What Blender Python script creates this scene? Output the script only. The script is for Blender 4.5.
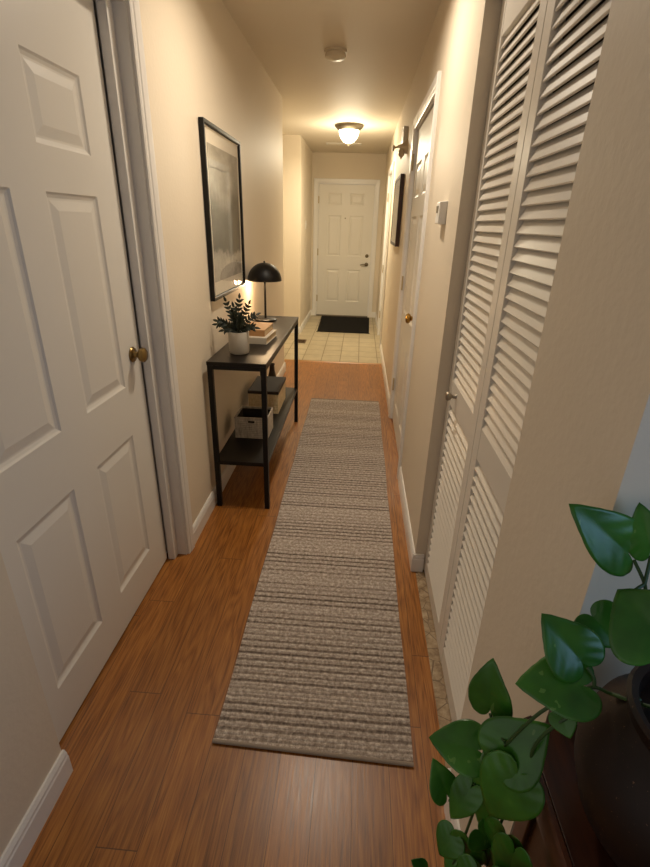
import bpy, bmesh, math, random
from mathutils import Vector, Matrix
random.seed(7)
scn = bpy.context.scene
col = scn.collection
for o in list(bpy.data.objects): bpy.data.objects.remove(o)

# ------------------------------------------------------------------ camera
cam_d = bpy.data.cameras.new('camera'); cam = bpy.data.objects.new('camera', cam_d); col.objects.link(cam)
_r = Vector((0.997153, 0.070632, 0.026417)); _u = Vector((-0.052614, 0.400672, 0.91471)); _f = Vector((-0.054023, 0.913495, -0.403247))
cam.matrix_world = Matrix(((_r.x, _u.x, -_f.x, 0), (_r.y, _u.y, -_f.y, 0), (_r.z, _u.z, -_f.z, 1.4665), (0, 0, 0, 1)))
cam_d.sensor_fit = 'VERTICAL'; cam_d.sensor_height = 36; cam_d.lens = 19.76; cam_d.clip_start = 0.02
scn.camera = cam

# ------------------------------------------------------------------ world, lights, exposure
scn.view_settings.view_transform = 'Standard'; scn.view_settings.look = 'None'
scn.view_settings.exposure = -0.18; scn.view_settings.gamma = 1.0
scn.view_settings.use_curve_mapping = False
world = bpy.data.worlds.new('world'); scn.world = world; world.use_nodes = True
bg = world.node_tree.nodes['Background']; bg.inputs[0].default_value = (1.0, 0.93, 0.86, 1); bg.inputs[1].default_value = 0.53
ENTRY_W, HALL_W, TABLE_W = 27.0, 16.0, 11.0
WARM = (1.0, 0.87, 0.70); WARME = (1.0, 0.87, 0.62); WARM2 = (1.0, 0.66, 0.36)
def point(name, loc, watts, colour, size):
    d = bpy.data.lights.new(name, 'POINT'); d.energy = watts; d.color = colour; d.shadow_soft_size = size
    o = bpy.data.objects.new(name, d); o.location = loc; col.objects.link(o); return o
day = bpy.data.lights.new('assumed_daylight', 'AREA'); day.shape = 'RECTANGLE'; day.size = .9; day.size_y = 1.1  # assumed cool daylight: area light added behind the camera, no window modelled
day.energy = 10.5; day.color = (0.36, 0.63, 1.0)
day_obj = bpy.data.objects.new('assumed_daylight', day); col.objects.link(day_obj)
day_obj.location = (1.5, -.75, 1.6); day_obj.rotation_euler = (Vector((0.5, 0.5, 1.0)) - Vector(day_obj.location)).to_track_quat('-Z', 'Y').to_euler()

# ------------------------------------------------------------------ materials
def lin(h):
    h = h.lstrip('#'); c = [int(h[i:i+2], 16) / 255 for i in (0, 2, 4)]
    return tuple((x / 12.92 if x <= .04045 else ((x + .055) / 1.055) ** 2.4) for x in c) + (1,)
class N:
    def __init__(s, name):
        s.m = bpy.data.materials.new(name); s.m.use_nodes = True; s.t = s.m.node_tree; s.b = s.t.nodes['Principled BSDF']
    def n(s, typ, **kw):
        nd = s.t.nodes.new(typ)
        for k, v in kw.items(): setattr(nd, k, v)
        return nd
    def l(s, a, b): s.t.links.new(a, b)
    def math(s, op, a, b=None, c=None):
        nd = s.n('ShaderNodeMath', operation=op)
        for i, v in enumerate((a, b, c)):
            if v is None: continue
            if hasattr(v, 'links'): s.l(v, nd.inputs[i])
            else: nd.inputs[i].default_value = v
        return nd.outputs[0]
    def ramp(s, fac, stops):
        nd = s.n('ShaderNodeValToRGB'); e = nd.color_ramp.elements
        while len(e) < len(stops): e.new(.5)
        for el, (p, c) in zip(e, stops): el.position = p; el.color = lin(c)
        s.l(fac, nd.inputs[0]); return nd.outputs[0]
    def mix(s, fac, a, b, blend='MIX'):
        nd = s.n('ShaderNodeMix', data_type='RGBA', blend_type=blend)
        for v, i in ((fac, 0), (a, 6), (b, 7)):
            if hasattr(v, 'links'): s.l(v, nd.inputs[i])
            else: nd.inputs[i].default_value = v
        return nd.outputs[2]
    def pos(s, scale=(1, 1, 1), obj=True):
        tc = s.n('ShaderNodeTexCoord'); mp = s.n('ShaderNodeMapping'); mp.inputs['Scale'].default_value = scale
        s.l(tc.outputs['Object'], mp.inputs[0]); return mp.outputs[0]
    def noise(s, vec, scale, detail=3, rough=.5):
        nd = s.n('ShaderNodeTexNoise'); nd.inputs['Scale'].default_value = scale; nd.inputs['Detail'].default_value = detail
        nd.inputs['Roughness'].default_value = rough; s.l(vec, nd.inputs['Vector']); return nd.outputs[0]
    def bump(s, h, strength, dist=.01):
        nd = s.n('ShaderNodeBump'); nd.inputs['Strength'].default_value = strength; nd.inputs['Distance'].default_value = dist
        s.l(h, nd.inputs['Height']); s.l(nd.outputs[0], s.b.inputs['Normal'])
    def set(s, **k):
        for a, v in k.items():
            i = s.b.inputs[a.replace('_', ' ')]
            if hasattr(v, 'links'): s.l(v, i)
            else: i.default_value = v
        return s
def paint(name, c, rough=.5, var=.04, bscale=120, bstr=.06, spec=.5):
    m = N(name); p = m.pos()
    f = m.noise(p, 3.5, 4)
    c0 = lin(c); dark = tuple(x * (1 - var) for x in c0[:3]) + (1,)
    m.set(Base_Color=m.mix(f, dark, c0), Roughness=rough); m.b.inputs['Specular IOR Level'].default_value = spec
    m.bump(m.noise(p, bscale, 2), bstr, .004); return m.m
def plain(name, c, rough=.5, metal=0.0, noise=.1, nscale=40, coat=0):
    m = N(name); p = m.pos(); f = m.noise(p, nscale, 3); c0 = lin(c)
    m.set(Base_Color=m.mix(f, tuple(x * (1 - noise) for x in c0[:3]) + (1,), tuple(min(1, x * (1 + noise)) for x in c0[:3]) + (1,)), Roughness=rough, Metallic=metal)
    m.b.inputs['Coat Weight'].default_value = coat
    m.bump(f, .04, .002); return m.m
M = {}
M['wall'] = paint('wall_paint', '#dfd2bd', .55, .03, 60, .18, .22)
M['ceil'] = paint('ceiling_paint', '#e0d5c2', .62, .03, 70, .14)
M['trim'] = paint('trim_paint', '#e6e2dc', .30, .02, 40, .02)
M['door'] = paint('door_paint', '#ded9cf', .40, .02, 60, .03)
M['louver'] = paint('louver_paint', '#e2dbcf', .38, .02, 60, .02)
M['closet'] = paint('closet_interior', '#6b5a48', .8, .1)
M['black'] = plain('black_metal', '#0d0b09', .45, .0)
M['black'].node_tree.nodes['Principled BSDF'].inputs['Specular IOR Level'].default_value = .3
M['blacktop'] = plain('dark_table_board', '#150e08', .40, 0, .15, 30); M['blacktop'].node_tree.nodes['Principled BSDF'].inputs['Specular IOR Level'].default_value = .32
M['bronze'] = plain('aged_bronze', '#6a5f4c', .38, .85)
M['brass'] = plain('polished_brass', '#b08a45', .25, .95)
M['hinge'] = plain('painted_hinge', '#b5a27c', .4, .2)
M['nickel'] = plain('satin_nickel', '#a09686', .30, .9)
M['plastic'] = plain('white_plastic', '#e6e3dd', .35, 0, .02)
M['grey'] = plain('grey_display', '#3b3b39', .25)
M['ceramic'] = plain('white_ceramic', '#b9b2a6', .55, 0, .06, 60)
M['soil'] = plain('potting_soil', '#1c140d', .9, 0, .4, 120)
M['zz'] = plain('zz_leaf', '#101c0b', .5, 0, .25, 60)
M['stem'] = plain('plant_stem', '#2c4a1c', .5, 0, .2, 60)
M['sconce'] = plain('sconce_enamel', '#d8ccb4', .45, .0)
M['darkframe'] = plain('dark_brown_frame', '#3a2012', .4, 0, .3, 40)
M['mat'] = plain('cream_mat', '#d6cdbd', .8, 0, .03)
M['vent'] = plain('vent_enamel', '#d8cdb8', .4, 0, .03)
M['rubber'] = paint('black_coir', '#0d0c0b', .95, .3, 400, .6, .2)
M['cloth_tan'] = plain('tan_book_cloth', '#a97f52', .7, 0, .08, 80)
M['cloth_cream'] = plain('cream_book_cloth', '#c9bfae', .7, 0, .06, 80)
M['pages'] = plain('paper_pages', '#cbb48f', .85, 0, .12, 200)
M['lid'] = plain('dark_lid', '#2a1a10', .65, 0, .2, 60)

def mk_floor():
    m = N('oak_plank_floor'); tc = m.n('ShaderNodeTexCoord'); sp = m.n('ShaderNodeSeparateXYZ'); m.l(tc.outputs['Object'], sp.inputs[0])
    W, Lp = .108, 1.15
    xs = m.math('DIVIDE', m.math('ADD', sp.outputs[0], 5.02), W); xi = m.math('FLOOR', xs); xf = m.math('FRACT', xs)
    wn = m.n('ShaderNodeTexWhiteNoise', noise_dimensions='1D'); m.l(xi, wn.inputs['W'])
    ys = m.math('ADD', m.math('DIVIDE', sp.outputs[1], Lp), m.math('MULTIPLY', wn.outputs[0], 7.3)); yi = m.math('FLOOR', ys); yf = m.math('FRACT', ys)
    cb = m.n('ShaderNodeCombineXYZ'); m.l(xi, cb.inputs[0]); m.l(yi, cb.inputs[1])
    w2 = m.n('ShaderNodeTexWhiteNoise', noise_dimensions='2D'); m.l(cb.outputs[0], w2.inputs['Vector'])
    off = m.n('ShaderNodeVectorMath', operation='MULTIPLY_ADD'); m.l(w2.outputs['Color'], off.inputs[0]); off.inputs[1].default_value = (9, 9, 9); m.l(tc.outputs['Object'], off.inputs[2])
    mp = m.n('ShaderNodeMapping'); mp.inputs['Scale'].default_value = (14, 1.1, 1); m.l(off.outputs[0], mp.inputs[0])
    big = m.noise(mp.outputs[0], 1.0, 2, .5)
    rings = m.math('FRACT', m.math('MULTIPLY', big, 13.0))
    ringw = m.math('ABSOLUTE', m.math('SUBTRACT', rings, .5))
    mp2 = m.n('ShaderNodeMapping'); mp2.inputs['Scale'].default_value = (230, 7, 1); m.l(off.outputs[0], mp2.inputs[0])
    fine = m.noise(mp2.outputs[0], 1.0, 4, .65)
    g = m.math('ADD', m.math('MULTIPLY', ringw, .34), m.math('MULTIPLY', fine, .86))
    base = m.ramp(g, [(.28, '#643a15'), (.50, '#945c27'), (.74, '#b07636')])
    hv = m.n('ShaderNodeHueSaturation'); m.l(base, hv.inputs['Color'])
    m.l(m.math('ADD', m.math('MULTIPLY', w2.outputs[0], .22), .88), hv.inputs['Value'])
    e1 = m.math('MINIMUM', xf, m.math('SUBTRACT', 1.0, xf)); s1 = m.math('LESS_THAN', e1, .009)
    e2 = m.math('MINIMUM', yf, m.math('SUBTRACT', 1.0, yf)); s2 = m.math('LESS_THAN', e2, .0012)
    seam = m.math('MAXIMUM', s1, s2)
    m.set(Base_Color=m.mix(m.math('MULTIPLY', seam, .75), hv.outputs[0], lin('#3a1d0c')), Roughness=m.math('ADD', m.math('MULTIPLY', fine, .20), .23)); m.b.inputs['Specular IOR Level'].default_value = .5
    m.bump(m.math('SUBTRACT', m.math('MULTIPLY', fine, .5), seam), .22, .0015)
    return m.m
M['floor'] = mk_floor()
def mk_tile():
    m = N('beige_floor_tile'); tc = m.n('ShaderNodeTexCoord'); sp = m.n('ShaderNodeSeparateXYZ'); m.l(tc.outputs['Object'], sp.inputs[0])
    a = m.math('DIVIDE', m.math('ADD', sp.outputs[0], .393 + 4.4), .22); b = m.math('DIVIDE', m.math('SUBTRACT', sp.outputs[1], .0 + 5.64 - 5.2), .262)
    fa, fb = m.math('FRACT', a), m.math('FRACT', b)
    ea = m.math('MINIMUM', fa, m.math('SUBTRACT', 1.0, fa)); eb = m.math('MINIMUM', fb, m.math('SUBTRACT', 1.0, fb))
    g = m.math('LESS_THAN', m.math('MINIMUM', ea, eb), .022)
    cb = m.n('ShaderNodeCombineXYZ'); m.l(m.math('FLOOR', a), cb.inputs[0]); m.l(m.math('FLOOR', b), cb.inputs[1])
    wn = m.n('ShaderNodeTexWhiteNoise', noise_dimensions='2D'); m.l(cb.outputs[0], wn.inputs['Vector'])
    n = m.noise(tc.outputs['Object'], 9, 5)
    f = m.math('ADD', m.math('MULTIPLY', n, .75), m.math('MULTIPLY', wn.outputs[0], .25))
    c = m.ramp(f, [(.25, '#a39579'), (.7, '#bbad8f')])
    m.set(Base_Color=m.mix(g, c, lin('#766649')), Roughness=.38); m.bump(g, -.3, .002); return m.m
M['tile'] = mk_tile()
def mk_vinyl():
    m = N('patterned_stone_vinyl'); p = m.pos()
    v = m.n('ShaderNodeTexVoronoi', feature='DISTANCE_TO_EDGE'); v.inputs['Scale'].default_value = 16; m.l(p, v.inputs['Vector'])
    n = m.noise(p, 26, 5, .7)
    c = m.ramp(n, [(.3, '#7b6248'), (.5, '#9f8869'), (.7, '#bda98c')])
    m.set(Base_Color=m.mix(m.math('LESS_THAN', v.outputs[0], .02), c, lin('#77624a')), Roughness=.5); return m.m
M['vinyl'] = mk_vinyl()
def mk_rug():
    m = N('woven_striped_rug'); tc = m.n('ShaderNodeTexCoord'); sp = m.n('ShaderNodeSeparateXYZ'); m.l(tc.outputs['Object'], sp.inputs[0])
    x, y = sp.outputs[0], sp.outputs[1]
    wob = m.noise(m.pos((6, 2, 1)), 2.0, 2)
    yy = m.math('ADD', y, m.math('MULTIPLY', wob, .006))
    def n1(scale, det, rough=.6):
        nd = m.n('ShaderNodeTexNoise', noise_dimensions='1D'); nd.inputs['Scale'].default_value = scale; nd.inputs['Detail'].default_value = det; nd.inputs['Roughness'].default_value = rough
        m.l(yy, nd.inputs['W']); return nd.outputs[0]
    P_ = .0145
    row = m.math('FLOOR', m.math('MULTIPLY', yy, 1 / P_)); rf = m.math('FRACT', m.math('MULTIPLY', yy, 1 / P_))
    wn = m.n('ShaderNodeTexWhiteNoise', noise_dimensions='1D'); m.l(row, wn.inputs['W'])
    odd = m.math('MULTIPLY', m.math('FRACT', m.math('MULTIPLY', row, .5)), 2.0)
    amp = m.n('ShaderNodeMapRange', interpolation_type='SMOOTHSTEP'); m.l(n1(7.5, 2), amp.inputs[0]); amp.inputs[1].default_value = .36; amp.inputs[2].default_value = .58
    dash = m.noise(m.pos((75, 1 / P_, 1)), 1.0, 2, .7); kn = m.noise(m.pos((260, 420, 1)), 1.0, 2, .8)
    edge = m.math('SINE', m.math('MULTIPLY', rf, math.pi))
    dk = m.math('MULTIPLY', m.math('MULTIPLY', odd, edge), m.math('ADD', m.math('MULTIPLY', amp.outputs[0], .40), m.math('MULTIPLY', wn.outputs[0], .14)))
    tone = m.math('SUBTRACT', m.math('ADD', .62, m.math('ADD', m.math('MULTIPLY', m.math('SUBTRACT', dash, .5), 1.15), m.math('MULTIPLY', m.math('SUBTRACT', kn, .5), .5))), dk)
    c = m.ramp(tone, [(.06, '#5a4f48'), (.34, '#8d7f74'), (.60, '#b3a59a'), (.86, '#ddd3ca')])
    h = m.math('ADD', edge, m.math('ADD', m.math('MULTIPLY', dash, 1.2), m.math('MULTIPLY', kn, .6)))
    m.set(Base_Color=c, Roughness=.95); m.b.inputs['Specular IOR Level'].default_value = .15
    m.bump(h, .8, .004); return m.m
M['rug'] = mk_rug()
M['rugedge'] = paint('rug_binding', '#a5978a', .95, .2, 300, .5, .15)
def mk_wicker(name, c0, c1):
    m = N(name); p = m.pos((1, 1, 1)); n = m.noise(m.pos((90, 90, 30)), 1.0, 3, .7)
    w = m.n('ShaderNodeTexWave', wave_type='BANDS', bands_direction='Z'); w.inputs['Scale'].default_value = 26; w.inputs['Distortion'].default_value = 1.5; m.l(p, w.inputs['Vector'])
    m.set(Base_Color=m.ramp(n, [(.3, c0), (.7, c1)]), Roughness=.85); m.bump(m.math('ADD', w.outputs[1], n), .5, .004); return m.m
M['basket'] = mk_wicker('white_woven_basket', '#9c9184', '#cfc5b6')
M['box'] = mk_wicker('natural_woven_box', '#c2a97f', '#e2cfa8')
def mk_wood(name, c0, c1, sc, rough):
    m = N(name); f = m.noise(m.pos(sc), 1.0, 4, .6)
    m.set(Base_Color=m.ramp(f, [(.3, c0), (.7, c1)]), Roughness=rough); m.bump(f, .1, .001); return m.m
M['stand'] = mk_wood('dark_walnut', '#241009', '#4a2614', (60, 4, 30), .32)
def mk_glaze():
    m = N('brown_speckled_glaze'); p = m.pos()
    v = m.noise(p, 230, 2, .8); sp = m.n('ShaderNodeSeparateXYZ'); m.l(p, sp.inputs[0])
    low = m.math('SUBTRACT', 1.0, m.math('MULTIPLY', sp.outputs[2], 9.0)); low = m.math('MAXIMUM', low, 0.0)
    s = m.math('GREATER_THAN', m.math('ADD', v, m.math('MULTIPLY', low, .12)), .70)
    n = m.noise(p, 12, 3)
    m.set(Base_Color=m.mix(m.math('MULTIPLY', s, .6), m.ramp(n, [(.3, '#140a06'), (.7, '#24120a')]), lin('#7a5a45')), Roughness=.5); m.b.inputs['Specular IOR Level'].default_value = .3; return m.m
M['glaze'] = mk_glaze()
def mk_leaf():
    m = N('pothos_leaf'); p = m.pos(); n = m.noise(p, 18, 3); n2 = m.noise(m.pos((60, 60, 12)), 1.0, 2)
    c = m.ramp(n, [(.3, '#245717'), (.62, '#387221'), (.8, '#569036')])
    m.set(Base_Color=m.mix(m.math('MULTIPLY', m.math('GREATER_THAN', n2, .68), .35), c, lin('#7fa55a')), Roughness=.29)
    m.bump(n, .06, .003); return m.m
M['leaf'] = mk_leaf()
def mk_art():
    m = N('misty_landscape_print'); tc = m.n('ShaderNodeTexCoord'); sp = m.n('ShaderNodeSeparateXYZ'); m.l(tc.outputs['Object'], sp.inputs[0])
    z = sp.outputs[2]; y = sp.outputs[1]
    n = m.noise(m.pos((1, 1.6, 2.6)), 3.2, 6, .62)
    ridge = m.noise(m.pos((1, 1, .3)), 5.5, 5, .6)
    e = m.math('ADD', z, m.math('MULTIPLY', m.math('SUBTRACT', ridge, .5), .32))
    hill = m.n('ShaderNodeMapRange', interpolation_type='SMOOTHSTEP'); m.l(e, hill.inputs[0])
    for i, v in ((1, .36), (2, .50), (3, 1.), (4, 0.)): hill.inputs[i].default_value = v
    water = m.n('ShaderNodeMapRange', interpolation_type='SMOOTHSTEP')
    m.l(m.math('ADD', z, m.math('MULTIPLY', m.math('SUBTRACT', n, .5), .22)), water.inputs[0])
    for i, v in ((1, .13), (2, .17), (3, 1.), (4, 0.)): water.inputs[i].default_value = v
    sky = m.ramp(n, [(.3, '#6f6a61'), (.7, '#a59e92')])
    dark = m.ramp(n, [(.36, '#0b0a09'), (.66, '#46423c')])
    wat = m.ramp(n, [(.35, '#8b857b'), (.6, '#b9b2a6')])
    c = m.mix(hill.outputs[0], sky, dark); c = m.mix(water.outputs[0], c, wat)
    m.set(Base_Color=c, Roughness=.8); return m.m
M['art'] = mk_art()
def mk_glass():
    m = N('thin_picture_glass'); t = m.t; out = [n for n in t.nodes if n.type == 'OUTPUT_MATERIAL'][0]
    tr = m.n('ShaderNodeBsdfTransparent'); gl = m.n('ShaderNodeBsdfGlossy'); gl.inputs['Roughness'].default_value = .03
    fr = m.n('ShaderNodeFresnel'); fr.inputs[0].default_value = 1.27; ge = m.n('ShaderNodeNewGeometry'); fac = m.math('MULTIPLY', fr.outputs[0], m.math('SUBTRACT', 1.0, ge.outputs['Backfacing'])); mx = m.n('ShaderNodeMixShader')
    m.l(fac, mx.inputs[0]); m.l(tr.outputs[0], mx.inputs[1]); m.l(gl.outputs[0], mx.inputs[2]); m.l(mx.outputs[0], out.inputs[0]); return m.m
M['glass'] = mk_glass()
def mk_emit(name, c, s):
    m = N(name); m.set(Base_Color=(.9, .87, .8, 1), Roughness=.3); m.b.inputs['Emission Color'].default_value = c; m.b.inputs['Emission Strength'].default_value = s; return m.m
M['bowl'] = mk_emit('lit_frosted_glass', (1.0, .86, .62, 1), 5.5)
M['bulb'] = mk_emit('lit_bulb', (1.0, .70, .36, 1), 14)
M['frost'] = plain('frosted_glass_unlit', '#cdbfa4', .3, 0, .03)

# ------------------------------------------------------------------ mesh builder
class MB:
    def __init__(s): s.bm = bmesh.new()
    def box(s, a, b):
        v = [s.bm.verts.new((x, y, z)) for x in (a[0], b[0]) for y in (a[1], b[1]) for z in (a[2], b[2])]
        for f in ((0, 1, 3, 2), (4, 6, 7, 5), (0, 4, 5, 1), (2, 3, 7, 6), (0, 2, 6, 4), (1, 5, 7, 3)): s.bm.faces.new([v[i] for i in f])
        return s
    def hexa(s, p):   # 8 points, bottom ring then top ring
        v = [s.bm.verts.new(q) for q in p]
        for f in ((3, 2, 1, 0), (4, 5, 6, 7), (0, 1, 5, 4), (1, 2, 6, 5), (2, 3, 7, 6), (3, 0, 4, 7)): s.bm.faces.new([v[i] for i in f])
        return s
    def lathe(s, prof, c=(0, 0, 0), axis='Z', seg=32, cap=True):
        rings = []
        for r, h in prof:
            ring = []
            for k in range(seg):
                a = 2 * math.pi * k / seg; x, y = max(r, 1e-4) * math.cos(a), max(r, 1e-4) * math.sin(a)
                p = {'Z': (x, y, h), 'X': (h, x, y), '-X': (-h, y, x), 'Y': (y, h, x), '-Y': (x, -h, y), '-Z': (y, x, -h)}[axis]
                ring.append(s.bm.verts.new((c[0] + p[0], c[1] + p[1], c[2] + p[2])))
            rings.append(ring)
        for a, b in zip(rings, rings[1:]):
            for k in range(seg): s.bm.faces.new((a[k], a[(k + 1) % seg], b[(k + 1) % seg], b[k]))
        if cap: s.bm.faces.new(rings[0][::-1]); s.bm.faces.new(rings[-1])
        return s
    def tube(s, pts, rad, seg=10):
        pts = [Vector(p) for p in pts]; n = len(pts); rad = rad if isinstance(rad, (list, tuple)) else [rad] * n
        prev = None; up = Vector((.123, .31, .94))
        for i, p in enumerate(pts):
            d = (pts[min(i + 1, n - 1)] - pts[max(i - 1, 0)]).normalized()
            a = d.cross(up); a = (a if a.length > 1e-3 else d.cross(Vector((1, 0, 0)))).normalized(); b = d.cross(a); up = b.cross(d) if False else up
            ring = [s.bm.verts.new(p + (a * math.cos(2 * math.pi * k / seg) + b * math.sin(2 * math.pi * k / seg)) * rad[i]) for k in range(seg)]
            if prev:
                for k in range(seg): s.bm.faces.new((prev[k], prev[(k + 1) % seg], ring[(k + 1) % seg], ring[k]))
            else: s.bm.faces.new(ring[::-1])
            prev = ring
        s.bm.faces.new(prev); return s
    def sweep(s, secs, closed=False):   # list of equal-length closed sections
        rings = [[s.bm.verts.new(p) for p in sec] for sec in secs]; n = len(rings[0])
        pr = list(zip(rings, rings[1:])) + ([(rings[-1], rings[0])] if closed else [])
        for a, b in pr:
            for k in range(n): s.bm.faces.new((a[k], a[(k + 1) % n], b[(k + 1) % n], b[k]))
        if not closed: s.bm.faces.new(rings[0][::-1]); s.bm.faces.new(rings[-1])
        return s
    def build(s, name, mat, parent=None, smooth=False, bevel=0, seg=2, solid=0, origin=None):
        bmesh.ops.recalc_face_normals(s.bm, faces=s.bm.faces)
        if origin is not None: bmesh.ops.translate(s.bm, verts=s.bm.verts, vec=-Vector(origin))
        me = bpy.data.meshes.new(name); s.bm.to_mesh(me); s.bm.free()
        o = bpy.data.objects.new(name, me); col.objects.link(o); me.materials.append(mat)
        if origin is not None: o.location = origin
        if smooth:
            for p in me.polygons: p.use_smooth = True
            try: me.set_sharp_from_angle(angle=math.radians(40))
            except Exception: pass
        if bevel:
            bv = o.modifiers.new('bevel', 'BEVEL'); bv.width = bevel; bv.segments = seg; bv.limit_method = 'ANGLE'
        if solid:
            sm = o.modifiers.new('solid', 'SOLIDIFY'); sm.thickness = solid
        if parent is not None:
            o.parent = parent
            pl = Vector(parent.get('_world', parent.location)) if '_world' in parent else parent.location
            o.location = Vector(o.location) - pl
        return o
def tag(o, label, cat, group=None, kind=None):
    o['label'] = label; o['category'] = cat
    if group: o['group'] = group
    if kind: o['kind'] = kind
    return o
def struct(o, label, cat): return tag(o, label, cat, kind='structure')
def thing(name, loc, label, cat, group=None, kind=None):
    o = bpy.data.objects.new(name, None); o.empty_display_size = .05; o.location = loc; col.objects.link(o); return tag(o, label, cat, group, kind)
def sub(mb, name, mat, part, root, **k):     # sub-part: vertices in world coordinates
    o = mb.build(name, mat, None, **k); o.parent = part; o.location = Vector(o.location) - root.location - part.location; return o

# ------------------------------------------------------------------ room shell
XL, XR, ZC, YB, H = -.752, .325, 2.468, 8.415, 2.045
T = .10
# plan: hall from the camera to the front door
YC0, YC1 = .86, 1.805          # closet opening
Y20, Y21 = 2.735, 3.70        # right six panel door
Y30, Y31 = 6.10, 6.96          # far right door
YL0, YL1 = .812, 1.803         # left door
YLE = 4.95; YK = 6.88; XK = -.815; YN = .52; YT = 5.385
f = MB()
f.box((-2.4, -1.6, -.05), (-.98, .33, 0)); f.box((-.98, -1.6, -.05), (.333, YT, 0)); f.box((.333, -1.6, -.05), (2.6, YN + .02, 0)); f.box((.333, YC1 + .02, -.05), (.46, YT, 0)); f.box((-1.9, YLE - .1, -.05), (-.98, YT, 0))
struct(f.build('floor', M['floor']), 'orange brown oak plank floor along the hallway', 'floor')
f = MB(); f.box((-1.9, YT, -.05), (.46, YB + .1, 0)); struct(f.build('floor.001', M['tile']), 'beige square tile floor of the entry before the front door', 'floor')
f = MB(); f.box((.333, YN + .02, -.05), (1.0, YC1 + .02, .0015)); struct(f.build('floor.002', M['vinyl']), 'strip of patterned brown stone flooring under the louvered closet doors', 'floor')
f = MB(); f.hexa([(-1.85, YT - .022, 0), (XR - .012, YT - .022, 0), (XR - .012, YT + .022, 0), (-1.85, YT + .022, 0), (-1.85, YT - .012, .006), (XR - .012, YT - .012, .006), (XR - .012, YT + .012, .006), (-1.85, YT + .012, .006)])
struct(f.build('trim_1', plain('threshold_wood', '#a87a42', .35)), 'thin light threshold strip between wood floor and entry tile', 'threshold')
c = MB(); c.box((-2.4, -1.6, ZC), (2.6, YB + .1, ZC + .1)); struct(c.build('ceiling', M['ceil']), 'plain beige painted ceiling above the hallway', 'ceiling')

def wall_x(x0, x1, y0, y1, ops):       # wall slab with door openings (ya, yb, top)
    m = MB(); y = y0
    for ya, yb, top in ops:
        if ya > y: m.box((x0, y, 0), (x1, ya, ZC))
        m.box((x0, ya, top), (x1, yb, ZC)); y = yb
    m.box((x0, y, 0), (x1, y1, ZC)); return m
H1 = 2.068
XN = XL - .012
struct(wall_x(XL - .14, XL, YL0, YLE, [(YL0, YL1 + .018, H1 + .02)]).box((XL - .14, .33, 0), (XN, YL0, ZC)).build('wall_left', M['wall']), 'long cream wall on the left side of the hallway', 'wall')
w = MB(); w.box((-1.9, YK, 0), (XK, YB, ZC)); w.box((-1.9, YLE - .1, 0), (-1.8, YK, ZC)); w.box((-1.8, YLE - .1, 0), (XL - .14, YLE, ZC))
struct(w.build('wall_entry', M['wall']), 'cream wall block left of the front door with a light switch', 'wall')
w = MB(); w.box((XK - .05, YB, 0), (-.708 - .02, YB + .1, ZC)); w.box((.178 + .02, YB, 0), (.5, YB + .1, ZC)); w.box((-.73, YB, H + .02), (.2, YB + .1, ZC))
struct(w.build('wall_back', M['wall']), 'cream end wall around the white front door', 'wall')
struct(wall_x(XR, XR + T, YC1, YB, [(Y20 - .018, Y21 + .018, H + .02), (Y30 - .018, Y31 + .018, H + .02)]).build('wall_right', M['wall']), 'long cream wall on the right with the thermostat', 'wall')
w = MB(); w.box((XR, YN, 0), (2.6, YN + .1, ZC)); w.box((XR, YN + .1, 0), (XR + T, YC0, ZC)); w.box((XR, YC0, 2.10), (XR + T, YC1, ZC))
struct(w.build('wall_near', M['wall']), 'cream wall corner nearest the camera right of the louvered closet', 'wall')
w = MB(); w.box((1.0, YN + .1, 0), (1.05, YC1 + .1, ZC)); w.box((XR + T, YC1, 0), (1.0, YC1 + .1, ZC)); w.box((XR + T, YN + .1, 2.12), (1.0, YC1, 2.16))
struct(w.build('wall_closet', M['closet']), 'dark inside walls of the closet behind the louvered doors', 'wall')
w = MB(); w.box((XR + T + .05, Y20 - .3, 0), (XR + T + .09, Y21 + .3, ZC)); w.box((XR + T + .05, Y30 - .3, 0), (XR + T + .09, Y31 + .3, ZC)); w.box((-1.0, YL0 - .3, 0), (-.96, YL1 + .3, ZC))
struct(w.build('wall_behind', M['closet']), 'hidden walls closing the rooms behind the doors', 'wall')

w = MB(); w.box((2.6, -1.6, 0), (2.7, YN + .1, ZC)); w.box((-.1, -1.7, 0), (2.7, -1.6, ZC))  # unseen walls, added to limit world light from behind and right
struct(w.build('wall_light_block', M['wall']), 'unseen cream walls added behind the camera to block ambient light', 'wall')
# baseboards: profile (d out of wall, z)
BP = [(0, 0), (.014, 0), (.014, .066), (.0115, .072), (.0115, .080), (.006, .092), (0, .092)]
def bb_y(m, x, nx, y0, y1): return m.sweep([[(x + nx * d, y, z) for d, z in BP] for y in (y0, y1)])
def bb_x(m, y, ny, x0, x1): return m.sweep([[(x, y + ny * d, z) for d, z in BP] for x in (x0, x1)])
m = MB(); bb_y(m, XN, 1, .33, YL0 + .004); bb_y(m, XL, 1, YL1 + .07, YLE + .012); bb_x(m, YLE, 1, -1.8, XL + .012)
struct(m.build('baseboard_left', M['trim']), 'white baseboard along the left hallway wall', 'baseboard')
m = MB(); bb_y(m, XK, 1, YK - .012, YB); bb_x(m, YK, -1, -1.8, XK + .012)
struct(m.build('baseboard_entry', M['trim']), 'white baseboard around the entry wall block left of the front door', 'baseboard')
m = MB(); bb_x(m, YB, -1, XK, -.775); bb_x(m, YB, -1, .243, XR)
struct(m.build('baseboard_back', M['trim']), 'short white baseboard pieces beside the front door casing', 'baseboard')
m = MB(); bb_y(m, XR, -1, YC1 - .012, Y20 - .07); bb_y(m, XR, -1, Y21 + .07, Y30 - .07); bb_y(m, XR, -1, Y31 + .07, YB); bb_x(m, YC1, -1, XR - .012, XR + .04)
struct(m.build('baseboard_right', M['trim']), 'white baseboard along the right hallway wall', 'baseboard')
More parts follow.
